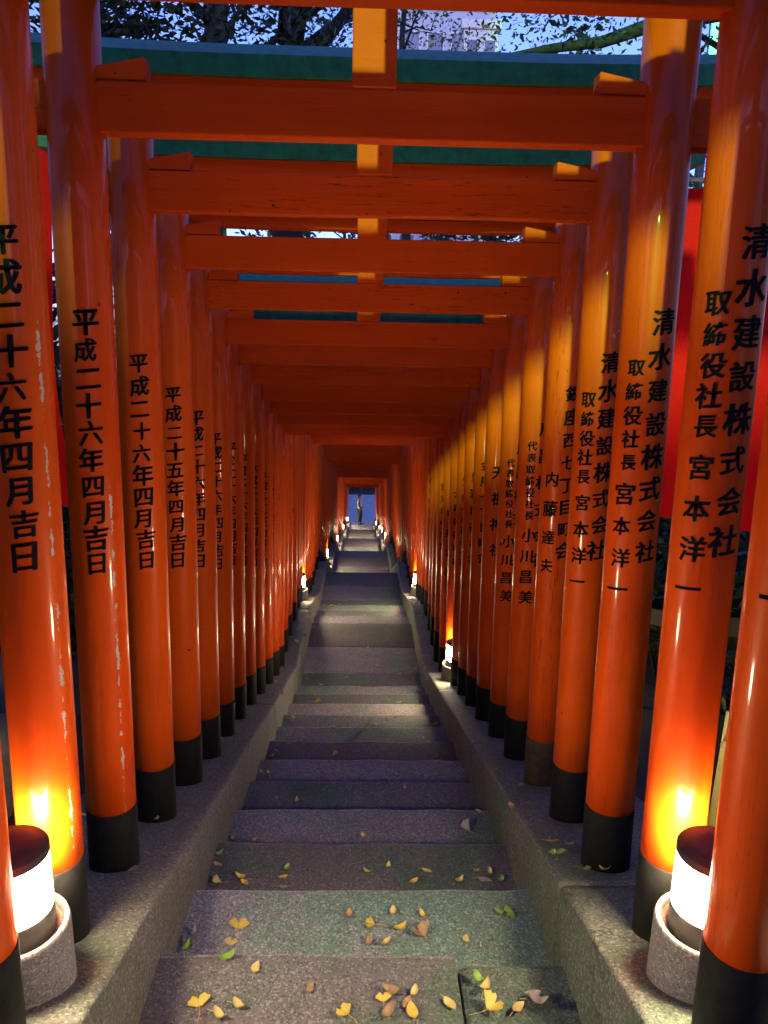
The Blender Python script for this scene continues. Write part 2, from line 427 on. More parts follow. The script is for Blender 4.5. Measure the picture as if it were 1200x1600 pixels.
pl = bevelled('plaza', [((-13, PLAZA_D - 0.01, -0.2), (13, 50.5, 0.006))], M['plaza'], 0.004, 1)
tag(pl, 'dusk blue paved plaza at the foot of the stairs', 'plaza', kind='structure')

# ------------------------------------------------------------------ brush writing
_glyph = {}
def glyph(ch):
    if ch not in _glyph:
        c = bpy.data.curves.new('glyph', 'FONT'); c.body = ch; c.size = 1; c.resolution_u = 2; c.offset = 0.004
        o = bpy.data.objects.new('glyph', c); COL.objects.link(o)
        dg = bpy.context.evaluated_depsgraph_get()
        m = bpy.data.meshes.new_from_object(o.evaluated_get(dg))
        gv, gf = [], []                       # strokes thickened like ink from a full brush
        for ox, oy in ((0, 0), (0.030, 0.008), (-0.030, 0.012), (0.016, -0.016), (-0.018, -0.010)):
            k0 = len(gv)
            gv += [(v.co.x - 0.5 + ox, v.co.y - 0.38 + oy) for v in m.vertices]
            gf += [tuple(k0 + j for j in p.vertices) for p in m.polygons]
        _glyph[ch] = (gv, gf)
        bpy.data.objects.remove(o); bpy.data.curves.remove(c); bpy.data.meshes.remove(m)
    return _glyph[ch]

PR = 0.0765                                  # post radius
def column_mesh(cols, face, seed=0):
    """cols: (text, x offset, z top, pitch, size). Wrapped on the post, facing the angle 'face' (0 = uphill, + = towards +x)."""
    jr = random.Random(seed); bm = bmesh.new()
    for text, x0, zt, pitch, size in cols:
        for i, ch in enumerate(text):
            if ch == ' ': continue
            gv, gf = glyph(ch); s = size * jr.uniform(0.88, 1.1); ox = x0 + jr.uniform(-0.003, 0.003); oz = zt - pitch * (i + 0.5)
            vs = []
            for x, y in gv:
                wob = 0.022 * noise.noise((x * 4 + i * 7 + seed, y * 4, seed))
                X = x * (1.0 + 0.10 * y) + wob + 0.02 * y; Y = y + 0.10 * x + 0.9 * wob - 0.05 * x * x
                vs.append(bm.verts.new((ox + X * s, oz + Y * s * 1.02, 0)))
            for f in gf:
                try: bm.faces.new([vs[j] for j in f])
                except ValueError: pass
    for k in range(-10, 11):
        bmesh.ops.bisect_plane(bm, geom=list(bm.verts) + list(bm.edges) + list(bm.faces), plane_co=(k * 0.007, 0, 0), plane_no=(1, 0, 0))
    r = PR + 0.0012
    for v in bm.verts:
        a = v.co.x / r + face
        v.co = Vector((r * math.sin(a), -r * math.cos(a), v.co.y))
    bm.normal_update()
    for f in bm.faces: f.smooth = True
    me = bpy.data.meshes.new('lettering'); bm.to_mesh(me); bm.free(); me.materials.append(M['ink'])
    return me

def inscription(cols, face, seed=0):
    return [column_mesh([c], face, seed + 31 * i) for i, c in enumerate(cols)]

DATE26 = '平成二十六年四月吉日'; DATE25 = '平成二十五年四月吉日'; DATE27 = '平成二十七年四月吉日'
FL, FR = R(5), R(-12)
def left_text(t, sd): return inscription([(t, 0.0, 1.80, 0.0765, 0.071)], FL, sd)
def right_text(big, small, sd):
    n = len(big); cols = [(big, 0.034, 1.84, 0.76 / n, min(0.075, 0.70 / n * 1.0))]
    if small:
        head, name = small
        z = 1.70; p = 0.068
        cols.append((head, -0.036, z, p, 0.056)); z -= p * len(head) + 0.012
        cols.append((name, -0.040, z, 0.098 if len(name) < 5 else 0.08, 0.064))
    return inscription(cols, FR, sd)
LT = {'26a': left_text(DATE26, 1), '26b': left_text(DATE26, 2), '26c': left_text(DATE26, 3), '26d': left_text(DATE26, 6), '26e': left_text(DATE26, 7), '25': left_text(DATE25, 4), '27': left_text(DATE27, 5)}
RT = {
 'A': right_text('清水建設株式会社', ('取締役社長', '宮本洋一'), 11), 'A2': right_text('清水建設株式会社', ('取締役社長', '宮本洋一'), 12),
 'B': inscription([('銀座西七丁目町会', 0.036, 1.84, 0.094, 0.07), ('内藤達夫', -0.036, 1.50, 0.125, 0.068)], FR, 13),
 'C': inscription([('川昌株式会社', 0.046, 1.80, 0.128, 0.075), ('代表取締役社長', -0.014, 1.68, 0.056, 0.05), ('小川昌美', -0.014, 1.27, 0.105, 0.075)], FR, 14),
 'D': inscription([('天祖神社', 0.012, 1.72, 0.16, 0.078)], FR, 15),
 'E': inscription([('金屋一丁目町会', 0.010, 1.80, 0.105, 0.076)], FR, 16),
 'F': inscription([('豊岩稲荷神社', 0.018, 1.80, 0.125, 0.076)], FR, 17),
 'G': inscription([('八丁堀今村稲荷神社', 0.0, 1.83, 0.087, 0.068)], FR, 18),
 'H': inscription([('大森稲荷神社', 0.0, 1.75, 0.12, 0.074)], FR, 19),
 'I': inscription([('東京都中央区', 0.0, 1.80, 0.12, 0.074)], FR, 20),
 'J': inscription([('坂井宏行', 0.0, 1.66, 0.19, 0.08)], FR, 21),
}

# ------------------------------------------------------------------ torii gates
PX, NUKI, NUKI_H, STRUT = 0.824, 2.25, 0.124, 0.226
SH_H, KA_H = 0.045, 0.062
TOP = NUKI + NUKI_H + STRUT
def post_mesh(name, mat):
    mb = MB(); n = 32
    mb.lathe([(PR*1.015, 0.222), (PR*1.01, 0.5), (PR, 1.2), (PR*0.985, 2.0), (PR*0.97, TOP + 0.01)], n)
    return mb.mesh(name, mat)
POST = {k: post_mesh('post', M[k]) for k in ('post', 'post_worn', 'post_streaked', 'post_chipped', 'post_cracked')}
mb = MB(); mb.lathe([(PR*1.05, -0.12), (PR*1.05, 0.231), (PR*1.035, 0.235)], 32); BASE = mb.mesh('black_base', M['black'])
mb = MB(); mb.lathe([(PR*1.05, -0.12), (PR*1.05, 0.231), (PR*1.035, 0.235)], 32); BASE_R = mb.mesh('black_base', M['rusty'])
L_IN = PX + 0.13
def nuki_mesh(seed, mat):
    m = bev_mesh('tie_beam', [((-L_IN, -0.034, NUKI), (L_IN, 0.034, NUKI + NUKI_H))], mat, 0.005, 2)
    bm = bmesh.new(); bm.from_mesh(m)
    for x in range(-9, 10):
        bmesh.ops.bisect_plane(bm, geom=list(bm.verts) + list(bm.edges) + list(bm.faces), plane_co=(x * 0.1, 0, 0), plane_no=(1, 0, 0))
    for v in bm.verts: v.co.z += 0.0035 * noise.noise((v.co.x * 1.4 + seed * 5, seed, 0)); v.co.y += 0.003 * noise.noise((v.co.x * 1.7, seed * 3, 2))
    bm.to_mesh(m); bm.free(); return m
NUKIS = [nuki_mesh(i, M['beam'] if i % 3 else M['beam_cracked']) for i in range(6)]
def wedge_mesh(side):
    mb = MB(); z = NUKI + NUKI_H + 0.001; xo = PX - 0.03 - PR * 0.6; xi = xo - 0.15
    vs = []
    for y in (-0.03, 0.03):
        vs += [(side*xo, y, z), (side*xi, y, z), (side*xi, y, z + 0.058), (side*xo, y, z + 0.03)]
    fs = [(0,1,2,3),(7,6,5,4),(0,4,5,1),(1,5,6,2),(2,6,7,3),(3,7,4,0)]
    if side > 0: fs = [f[::-1] for f in fs]
    mb.add(vs, fs); m = mb.mesh('wedge', M['beam'])
    bm = bmesh.new(); bm.from_mesh(m); bmesh.ops.recalc_face_normals(bm, faces=bm.faces)
    bmesh.ops.bevel(bm, geom=list(bm.edges), offset=0.003, segments=1, affect='EDGES'); bm.to_mesh(m); bm.free()
    return m
WEDGE = {-1: wedge_mesh(-1), 1: wedge_mesh(1)}
STRUT_M = bev_mesh('centre_strut', [((-0.058, -0.036, NUKI + NUKI_H), (0.058, 0.036, TOP))], M['beam'], 0.004, 1)
def arched(name, sect, mat, half):
    mb = MB(); n = 25; vs = []; m = len(sect)
    for i in range(n):
        x = -half + 2 * half * i / (n - 1); up = 0.022 * max(0, abs(x) / half - 0.3) ** 2 / 0.49
        vs += [(x, y, TOP + z + up) for y, z in sect]
    fs = [(i*m+j, (i+1)*m+j, (i+1)*m+(j+1) % m, i*m+(j+1) % m) for i in range(n-1) for j in range(m)]
    fs += [tuple(range(m)), tuple((n-1)*m + j for j in reversed(range(m)))]
    mb.add(vs, fs); me = mb.mesh(name, mat)
    bm = bmesh.new(); bm.from_mesh(me); bmesh.ops.recalc_face_normals(bm, faces=bm.faces); bm.to_mesh(me); bm.free()
    return me
SHIMAKI = arched('lower_lintel', [(-0.05, 0), (0.05, 0), (0.05, SH_H), (-0.05, SH_H)], M['beam'], 1.14)
KASAGI = arched('top_lintel', [(-0.074, SH_H + 0.002), (0.074, SH_H + 0.002), (0.078, SH_H + KA_H), (0, SH_H + KA_H + 0.052), (-0.078, SH_H + KA_H)], M['green'], 1.26)

GATE_NEAR = {
 -1: 'vermilion gate just behind the viewer with its posts outside the view',
 0: 'nearest vermilion gate, only its two post feet showing at the photo edges',
 1: 'vermilion gate right behind the two nearest lit lanterns, left post streaked and chipped pale',
 2: 'second gate behind the nearest lanterns, left foot with a long pale streak of wear',
 3: 'third gate from the nearest lanterns, right post chipped pale above its black foot',
 4: 'fourth gate from the lanterns, right post cracked above a rusty brown foot',
 5: 'fifth gate from the lanterns, between the cracked gate post and the deeper tunnel',
 6: 'sixth vermilion gate from the lanterns, its tie beam level with the viewer',
 7: 'seventh vermilion gate counted from the nearest lanterns',
 8: 'eighth vermilion gate counted from the nearest lanterns',
 9: 'ninth vermilion gate counted from the nearest lanterns',
 10: 'gate post on the near side of the second right lantern',
 11: 'gate standing just past the second right lantern, before the first landing',
 12: 'vermilion gate at the head of the first stair landing',
 13: 'vermilion gate standing over the middle of the first landing',
 14: 'vermilion gate near the lower edge of the first landing',
}
GATE_FAR = 'vermilion torii gate in the dense far run of look-alike gates past the first landing'
LSEQ = {0: '26b', 1: '26a', 2: '26b', 3: '26c', 4: '25', 5: '26d', 6: '26e', 7: '26b', 8: '26d', 9: '26c', 10: '27', 11: '27', 12: '27', 13: '26b'}
RSEQ = {0: 'A2', 1: 'A', 2: 'A2', 3: 'A', 4: 'B', 5: 'C', 6: 'C', 7: 'D', 8: 'E', 9: 'F', 10: 'G', 11: 'H', 12: 'J', 13: 'I'}
POSTL = {1: 'post_worn', 2: 'post_streaked', 6: 'post_chipped'}
POSTR = {3: 'post_chipped', 4: 'post_cracked', 0: 'post'}
SPACING, N_GATES = 0.468, 86
def gate_d(i): return 2.267 + SPACING * (i - 2)
for i in range(0, N_GATES + 1):
    jr = random.Random(100 + i); q = gate_d(i)
    g = empty('torii_gate', (jr.uniform(-0.006, 0.006), q + jr.uniform(-0.008, 0.008), kz(q) + jr.uniform(-0.012, 0.012)), R(jr.uniform(-0.4, 0.4)))
    lab = GATE_NEAR.get(i, GATE_FAR)
    if i < -1: lab = 'vermilion gate over the stairs further behind the viewer'
    if i == N_GATES: lab = 'last vermilion gate framing the blue plaza at the far end of the tunnel'
    tag(g, lab, 'torii gate', 'torii gates over the stairs')
    for side in (-1, 1):
        mk = (POSTL if side < 0 else POSTR).get(i, 'post_chipped' if jr.random() < 0.12 else 'post')
        p = link(POST[mk], 'post', g, (side * (PX - (0.042 if i == 0 else 0)), 0, 0))
        p.scale = (jr.uniform(0.97, 1.03),) * 2 + (1,); p.rotation_euler.y = -side * R(0.72 + jr.uniform(-0.08, 0.08))
        b = link(BASE_R if (i == 4 and side > 0) else BASE, 'black_base', p)
        if mk in ('post_worn', 'post_streaked', 'post_cracked'):
            tag(p, {'post_worn': 'post with pale paint worn off in a streak', 'post_streaked': 'post with a pale streak at its foot', 'post_cracked': 'post split by long dark cracks'}[mk])
        if i <= 40:
            if side < 0: t = LT[LSEQ.get(i, jr.choice(['26a', '27', '26c']))]
            else: t = RT[RSEQ.get(i, jr.choice('DEFGHIJ'))]
            for t_ in t:
                lo = link(t_, 'lettering', p)
                if side < 0: lo.rotation_euler.z = R({0: 10, 1: 10, 2: 10, 3: 9, 4: 5}.get(i, 0) + jr.uniform(-2, 2))
                else: lo.rotation_euler.z = R(jr.uniform(-2, 2))
    nk = link(NUKIS[jr.randrange(6)], 'tie_beam', g)
    for side in (-1, 1): link(WEDGE[side], 'wedge', nk)
    link(STRUT_M, 'centre_strut', g); link(SHIMAKI, 'lower_lintel', g); link(KASAGI, 'top_lintel', g)

# ------------------------------------------------------------------ lanterns on the kerbs
def make_lantern():
    g = empty('path_lantern')
    mb = MB(); mb.lathe([(0.123, -0.06), (0.122, 0.02), (0.121, 0.122), (0.118, 0.132), (0.112, 0.136), (0.107, 0.131), (0.105, 0.122), (0.104, 0.105)], 48, caps=False)
    mb.lathe([(0.106, 0.112), (0.0, 0.1125)], 48, caps=False)
    mb.build('granite_collar', M['granite'], g)
    mb = MB(); mb.lathe([(0.088, 0.04), (0.088, 0.175), (0.085, 0.179)], 48); mb.build('metal_band', M['band'], g)
    mb = MB(); mb.lathe([(0.0865, 0.1795), (0.0865, 0.315)], 48); mb.build('diffuser', M['glow'], g)
    mb = MB(); mb.lathe([(0.0885, 0.3155), (0.0885, 0.332), (0.085, 0.337), (0.04, 0.339), (0.0, 0.3395)], 48, caps=False); mb.lathe([(0.0885, 0.3155), (0.0, 0.3152)], 48, caps=False)
    mb.build('cap', M['cap'], g)
    return g
proto = make_lantern()
LAMPS = [(-1, 0, 'lit cylindrical lantern in a granite collar at the left foot of the front gate'),
         (1, 0, 'lit cylindrical lantern in a granite collar at the right foot of the front gate'),
         (1, 10, 'lit lantern on the right kerb at the edge of the first landing'),
         (-1, 17, 'lit lantern on the left kerb just below the first landing'),
         (1, 19, 'third lit lantern down the right kerb, at the second landing'),
         (-1, 31, 'third lit lantern down the left kerb'),
         (1, 47, 'fourth lit lantern down the right kerb'),
         (-1, 46, None), (1, 54, None), (-1, 62, None), (1, 62, None), (1, 78, None), (-1, 80, None), (-1, 85, None)]
for j, (side, i, lab) in enumerate(LAMPS):
    o = proto if j == 0 else copy_tree(proto)
    q = gate_d(i) + SPACING / 2
    o.location = (side * (PX - 0.005), q, kz(q) + (0.03 if i == 0 else 0.02)); o.rotation_euler.z = j * 0.7
    tag(o, lab or 'tiny lit lantern near the far end of the tunnel', 'lantern', 'lit lanterns along the kerbs')

# ------------------------------------------------------------------ placing from the photograph's directions
def ray(px, py):
    v = Vector(((px - 600) / F_PX, -(py - 800) / F_PX, -1.0))
    return (CM.to_3x3() @ v).normalized()
def at(px, py, dist):                         # the point seen at (px, py), dist metres along the path
    v = ray(px, py); return Vector((CAM_X, 0, EYE)) + v * (dist / v.y)
def surface_z(x, y):
    ax = abs(x)
    if ax < 0.615: return step_z(y)
    if ax < 1.25: return kz(y) - (0.09 * min(1, (9.3 - y) / 0.6) if x > 0 and 6.72 < y < 9.3 else 0)
    return ground_z(x, y)
def hit(px, py):
    v = ray(px, py); o = Vector((CAM_X, 0, EYE)); t = 0.5
    while t < 45:
        p = o + v * t
        if p.z <= surface_z(p.x, p.y): return Vector((p.x, p.y, surface_z(p.x, p.y)))
        t += 0.006
    return None

# ------------------------------------------------------------------ fallen leaves
def leaf_mat(name, a, b):
    k = NT(name); g = k.noise(k.coord((1, 1, 1)), 45, 4, 0.6)
    k.col(k.mix(k.ramp(g, [(0.3, 0.0), (0.75, 1.0)]), a, b)); k.rough(0.55); return k.m
LM = {'gold': leaf_mat('golden_leaf', (0.45, 0.32, 0.03), (0.60, 0.48, 0.10)), 'pale': leaf_mat('pale_leaf', (0.42, 0.33, 0.09), (0.58, 0.47, 0.18)),
      'green': leaf_mat('green_lit_leaf', (0.14, 0.30, 0.03), (0.30, 0.46, 0.08)), 'brown': leaf_mat('brown_leaf', (0.22, 0.13, 0.06), (0.38, 0.25, 0.13)),  # green leaf colour paints in the green light on fallen leaves
      'grey': leaf_mat('grey_leaf', (0.22, 0.18, 0.15), (0.36, 0.31, 0.27))}
def fan_leaf(name, mat, curl, seed, fold=0.0):
    mb = MB(); n, m = 15, 5; vs = []; jr = random.Random(seed)
    for i in range(n):
        a = R(-62 + 124 * i / (n - 1)); edge = 0.052 * (1 - 0.34 * math.exp(-(a / 0.13) ** 2)) * (1 + 0.06 * math.sin(i * 2.3 + seed)) * (1 - 0.12 * abs(a))
        for j in range(m):
            r = 0.006 + (edge - 0.006) * j / (m - 1); x = r * math.sin(a); y = r * math.cos(a)
            z = curl * (x * x * 9 + y * y * 5) + 0.0025 * math.sin(i * 1.1 + seed) * j / m
            if fold: z += fold * abs(x)
            vs.append((x, y, z + 0.004))
    fs = [(i*m+j, i*m+j+1, (i+1)*m+j+1, (i+1)*m+j) for i in range(n-1) for j in range(m-1)]
    mb.add(vs, fs, True)
    bend = jr.uniform(-0.02, 0.02)
    mb.tube([(0, 0.012, 0.005), (bend * 0.2, -0.012, 0.004), (bend * 0.7, -0.035, 0.006), (bend * 1.6, -0.056, 0.004)], [0.0014, 0.0012, 0.001, 0.0012], 5)
    return mb.mesh(name, LM[mat])
def oval_leaf(name, mat, curl, seed):
    mb = MB(); n, m = 11, 5; vs = []
    for i in range(n):
        t = i / (n - 1); wd = 0.0125 * math.sin(math.pi * min(1, t ** 0.85)) ** 0.8 + 0.0004
        for j in range(m):
            u = -1 + 2 * j / (m - 1)
            vs.append((u * wd + 0.002 * math.sin(t * 4 + seed), -0.024 + 0.048 * t, 0.003 + curl * (u * u * 0.006 + (t - 0.5) ** 2 * 0.05) + 0.001 * math.sin(9 * t + seed)))
    mb.add(vs, [(i*m+j, i*m+j+1, (i+1)*m+j+1, (i+1)*m+j) for i in range(n-1) for j in range(m-1)], True)
    mb.tube([(0.0, -0.022, 0.004), (0.003, -0.032, 0.005), (0.004, -0.041, 0.003)], 0.0009, 5)
    return mb.mesh(name, LM[mat])
FAN = {c: [fan_leaf('ginkgo_leaf', c, 0.5, 3), fan_leaf('ginkgo_leaf', c, 0.9, 8, 0.35)] for c in LM}
OVAL = {c: [oval_leaf('fallen_leaf', c, 0.35, 2), oval_leaf('fallen_leaf', c, 1.1, 5)] for c in LM}
WHERE = [('near the bottom edge of the photo', 1500), ('on the second step from the bottom of the photo', 1395), ('on the third step from the bottom of the photo', 1322), ('on the shaded steps further down', 0)]
LEAVES = [  # px, py, shape, colour, size, own label
 (313,1577,'f','gold',1.0,'golden ginkgo leaf with stalk to the left, lower left of nearest step'), (343,1592,'o','pale',1.3,'pale oval leaf right of the golden ginkgo leaf at lower left'), (373,1577,'o','pale',1.2,None),
 (400,1515,'o','pale',1.2,'lone pale yellow oval leaf at the left middle of nearest step'), (373,1457,'f','gold',1.25,'large folded ginkgo leaf with stalk on the left of second step'), (358,1480,'f','pale',0.8,'crumpled ginkgo leaf under the large folded one on second step'),
 (348,1382,'f','pale',1.0,'pale greenish ginkgo leaf flat on the left of third step'), (383,1382,'o','gold',1.1,'rounded golden leaf beside the pale ginkgo leaf on third step'), (443,1373,'o','gold',1.0,None), (448,1360,'o','green',1.0,None), (443,1388,'o','grey',0.9,None),
 (305,1463,'o','grey',1.2,None), (290,1470,'o','grey',1.0,None), (293,1485,'o','green',1.3,None), (545,1435,'o','brown',1.2,'brown oval leaf left of a ginkgo leaf in the middle of second step'), (587,1447,'f','gold',0.95,'golden ginkgo leaf with stalk in the middle of second step'),
 (615,1430,'o','pale',1.1,None), (625,1455,'o','gold',1.35,'dark spotted golden oval leaf right of middle on second step'), (577,1477,'o','brown',1.1,None), (603,1477,'o','pale',1.1,None), (573,1365,'o','green',1.0,None), (606,1357,'o','pale',1.0,None),
 (568,1309,'o','pale',1.0,None), (397,1317,'o','brown',1.0,None), (422,1317,'o','brown',0.9,None), (365,1314,'o','grey',1.0,None), (343,1337,'o','green',1.0,None), (463,1254,'o','pale',1.2,None), (432,1250,'o','brown',1.0,None),
 (485,1548,'o','brown',1.1,'curled brown leaf lying alone left of centre on nearest step'), (545,1590,'f','gold',0.95,'golden ginkgo leaf with upright stalk at the bottom centre'), (600,1570,'f','gold',0.8,'bright yellow folded ginkgo leaf right of bottom centre'), (610,1553,'o','brown',1.4,None), (607,1590,'o','brown',1.5,None),
 (760,1583,'f','gold',1.2,'large golden ginkgo leaf with long stalk at bottom right of nearest step'), (703,1573,'o','pale',1.3,'broad pale yellow leaf left of the large golden ginkgo leaf'), (758,1547,'o','pale',1.3,None), (748,1533,'o','green',1.2,None), (648,1557,'o','pale',1.1,None), (645,1585,'o','gold',1.6,'mottled yellow leaf at the bottom centre right'), (635,1570,'o','brown',1.1,None),
 (810,1578,'o','pale',1.3,None), (840,1570,'o','grey',1.6,'grey leaf in the shadow of the right kerb on nearest step'), (832,1556,'o','grey',1.3,None), (803,1427,'f','green',0.95,'bright green ginkgo leaf at the right end of second step'), (780,1430,'o','green',1.0,None), (660,1434,'o','gold',1.1,None), (728,1470,'o','pale',1.0,None), (750,1483,'o','brown',0.6,None),
 (717,1379,'o','pale',1.1,None), (757,1378,'o','grey',1.5,'long curled grey leaf at the right end of third step'), (766,1366,'o','pale',1.0,None), (783,1378,'o','green',1.0,None), (646,1381,'o','gold',1.0,None), (667,1363,'o','pale',1.1,None), (744,1362,'o','brown',0.7,None),
 (798,1273,'o','brown',1.2,'brown oval leaf on the right kerb edge before the cracked post'), (748,1269,'o','pale',1.0,None), (826,1259,'o','brown',0.8,None), (872,1341,'f','green',1.0,'green ginkgo leaf on the right kerb before the second gate post'), (885,1322,'f','green',0.75,None), (910,1362,'f','green',0.7,'small green ginkgo leaf touching the second right gate post'), (773,1207,'o','brown',1.1,None),
 (50,1545,'f','gold',1.2,'yellow ginkgo leaf with long stalk on left kerb beside the lantern collar'), (33,1588,'f','gold',0.9,'yellow ginkgo leaf at the foot of the nearest left post'), (207,1366,'o','brown',1.3,'small brown leaf on the left kerb by the second gate post'), (245,1285,'o','brown',1.3,None), (136,1280,'o','pale',1.2,None),
 (345,1160,'o','pale',1.2,None), (359,1161,'o','brown',1.2,None), (408,1207,'o','pale',1.2,None), (419,1211,'o','pale',1.1,None), (432,1175,'o','brown',1.2,None), (425,1184,'o','grey',1.2,None), (472,1161,'o','grey',1.2,None), (460,1125,'f','gold',0.9,'yellow ginkgo leaf far down at the left end of a shaded step'), (440,1128,'o','grey',1.2,None),
 (506,1215,'o','brown',1.2,None), (535,1202,'o','grey',1.0,None), (487,1086,'o','green',1.4,None), (502,1071,'o','pale',1.2,None), (541,1060,'o','green',1.4,None), (431,1069,'o','pale',1.3,None), (540,940,'o','brown',1.8,None), (506,960,'o','brown',1.8,None), (489,982,'o','pale',1.7,None), (482,986,'o','pale',1.6,None), (476,1025,'o','brown',1.8,None),
 (631,1019,'f','green',1.1,'yellow green ginkgo leaf at the right end of the first landing'), (645,1020,'o','green',1.6,None), (640,1052,'o','pale',1.4,None), (590,1041,'o','pale',1.3,None), (624,1099,'o','brown',1.5,None), (652,1082,'o','pale',1.4,None), (589,1134,'f','green',0.9,'green ginkgo leaf in the middle of a shaded far step'), (679,1132,'o','green',1.3,None),
 (681,1212,'o','green',1.1,None), (705,1197,'o','grey',1.7,None), (697,1206,'o','grey',1.4,None), (680,1186,'o','grey',1.2,None), (774,1206,'o','brown',1.2,None), (865,1340,'o','green',0.9,None)]
def put_leaf(p, shape, colr, size, lab, jr):
    me = (FAN if shape == 'f' else OVAL)[colr][jr.random() < 0.5]
    o = link(me, 'ginkgo_leaf' if shape == 'f' else 'fallen_leaf', None, (p.x, p.y, p.z + 0.004))
    s = size * 0.8; o.scale = (s * jr.uniform(0.92, 1.08), s, s)
    slope = -math.atan(0.3025) if abs(p.x) > 0.63 and p.y < 7 else 0.0
    o.rotation_euler = (Matrix.Rotation(slope, 4, 'X') @ Matrix.Rotation(jr.uniform(0, 6.28), 4, 'Z') @ Matrix.Rotation(jr.uniform(-0.15, 0.15), 4, 'Y')).to_euler()
    o.location.z += 0.006 if slope else 0.0
    kind = 'ginkgo leaf' if shape == 'f' else 'leaf'
    cn = {'gold': 'golden', 'pale': 'pale yellow', 'green': 'green', 'brown': 'brown', 'grey': 'greyish'}[colr]
    where = 'fallen on the steps' if abs(p.x) < 0.62 else 'fallen on a kerb'
    shp = 'fan shaped' if shape == 'f' else 'small oval'
    tag(o, lab or '%s %s leaf, one of those %s' % (shp, cn, where), kind, 'fallen leaves on the stairs')
for n_, (px, py, sh, c, s, lab) in enumerate(LEAVES):
    p = hit(px, py)
    if p: put_leaf(p, sh, c, s, lab, random.Random(n_ * 5 + 2))
jr = random.Random(44)
for n_ in range(175):
    y = 2.0 + jr.random() ** 1.2 * 22; sgn = jr.choice((-1, 1))
    x = sgn * (jr.uniform(0.40, 0.60) if jr.random() < 0.6 else jr.uniform(0.66, 0.80)) if jr.random() < 0.75 else jr.uniform(-0.5, 0.5)
    put_leaf(Vector((x, y, surface_z(x, y))), 'o' if jr.random() < 0.8 else 'f', jr.choice(['pale', 'pale', 'brown', 'grey', 'green', 'gold']), jr.uniform(0.8, 1.4), None, jr)

# wet strip on a shaded step
k = NT('water_film'); k.col((0.02, 0.02, 0.03)); k.rough(0.04); k.b.inputs['Specular IOR Level'].default_value = 0.9
a_, b_, hh = steps[[round(s[1], 3) for s in steps].index(round(dk(4), 3))]
mb = MB(); n = 26; vs = []
for i in range(n):
    x = -0.34 + 0.62 * i / (n - 1); t = math.sin(math.pi * i / (n - 1)) ** 0.4
    wv = 0.018 * (0.7 + 0.6 * noise.noise((x * 9, 1, 4))) * t
    vs += [(x, b_ + 0.03 - wv, EYE - hh - RISE + 0.011), (x, b_ + 0.04 + wv, EYE - hh - RISE + 0.011)]
mb.add(vs, [(2*i, 2*i+2, 2*i+3, 2*i+1) for i in range(n-1)])
pd = mb.build('puddle', k.m); tag(pd, 'thin strip of water shining at the back of a shaded step', 'puddle', kind='structure')

# ------------------------------------------------------------------ banners, fence, odds and ends beside the gates
def banner(x, y, bottom, wd, ht, rz, lab, lean=0):
    zg = ground_z(x, y); g = empty('banner', (x, y, zg), R(rz)); zb = bottom - zg
    mb = MB(); nx_, nz_ = 13, 25; vs = []
    for j in range(nz_):
        for i in range(nx_):
            u = i / (nx_ - 1); t = j / (nz_ - 1)
            yy = 0.05 * math.sin(u * 5 + t * 3.0 + x) * u + 0.03 * math.sin(t * 7 + u * 2)
            zz = zb + ht * t - 0.10 * u * (1 - t) * (1 if x > 0 else 0.5)
            vs.append((0.03 + wd * u, yy, zz))
    mb.add(vs, [(j*nx_+i, j*nx_+i+1, (j+1)*nx_+i+1, (j+1)*nx_+i) for j in range(nz_-1) for i in range(nx_-1)], True)
    mb.build('cloth', M['banner'], g)
    mb = MB(); mb.tube([(0, 0, -0.2), (0, 0, zb + ht + 0.1)], 0.011, 10); mb.tube([(-0.02, 0, zb + ht + 0.03), (wd + 0.05, 0, zb + ht + 0.03)], 0.008, 8)
    mb.build('pole', M['pole'], g)
    for k_ in range(5):
        z = zb + ht * (0.08 + 0.21 * k_); mb = MB(); mb.box((-0.016, -0.016, z), (0.06, 0.016, z + 0.05)); mb.build('tie', M['white'], g)
    tag(g, lab, 'banner', 'red banners beside the gates')
banner(1.2, 3.3, EYE - 0.76, 0.64, 1.36, 4, 'red cloth banner behind the two nearest right gate posts')
banner(-1.92, 3.45, EYE - 0.75, 0.58, 1.45, -4, 'red cloth banner showing between the two nearest left gate posts')
banner(-1.86, 6.3, EYE - 1.60, 0.52, 1.9, 3, 'red cloth banner behind the fifth and sixth left gate posts')
banner(1.32, 6.1, EYE - 1.55, 0.55, 1.9, -3, 'red cloth banner hidden behind the middle right gate posts')

def fence(x, y0, y1, lab):
    g = empty('fence', (x, y0, ground_z(x, y0)))
    z0 = ground_z(x, y0); n = int((y1 - y0) / 1.4)
    for i in range(n + 1):
        y = y0 + 1.4 * i; z = ground_z(x, y) - z0
        bevelled('fence_post', [((-0.045, y - y0 - 0.045, z - 0.3), (0.045, y - y0 + 0.045, z + 0.95))], M['wood'], 0.006, 1, g)
    for hz in (0.80,):
        pts = [(0.062, 1.4 * i, ground_z(x, y0 + 1.4 * i) - z0 + hz) for i in range(n + 1)]
        mb = MB()
        for p, q in zip(pts, pts[1:]):
            vs = []
            for (a, b, c) in (p, q):
                vs += [(a - 0.016, b, c - 0.055), (a + 0.016, b, c - 0.055), (a + 0.016, b, c + 0.055), (a - 0.016, b, c + 0.055)]
            mb.add(vs, [(0,1,5,4),(1,2,6,5),(2,3,7,6),(3,0,4,7)])
        mb.build('rail', M['wood'], g)
    tag(g, lab, 'fence')
fence(1.95, 0.2, 12.8, 'dark brown wooden rail fence behind the right gate posts')
p0 = at(1113, 1285, 2.75); p1 = at(1133, 1168, 2.82)
zg = ground_z(p0.x, p0.y); dr = (p1 - p0).normalized(); foot = p0 - dr * ((p0.z - zg) / dr.z); PL = (p1 - foot).length
g = empty('marker_pole', foot)
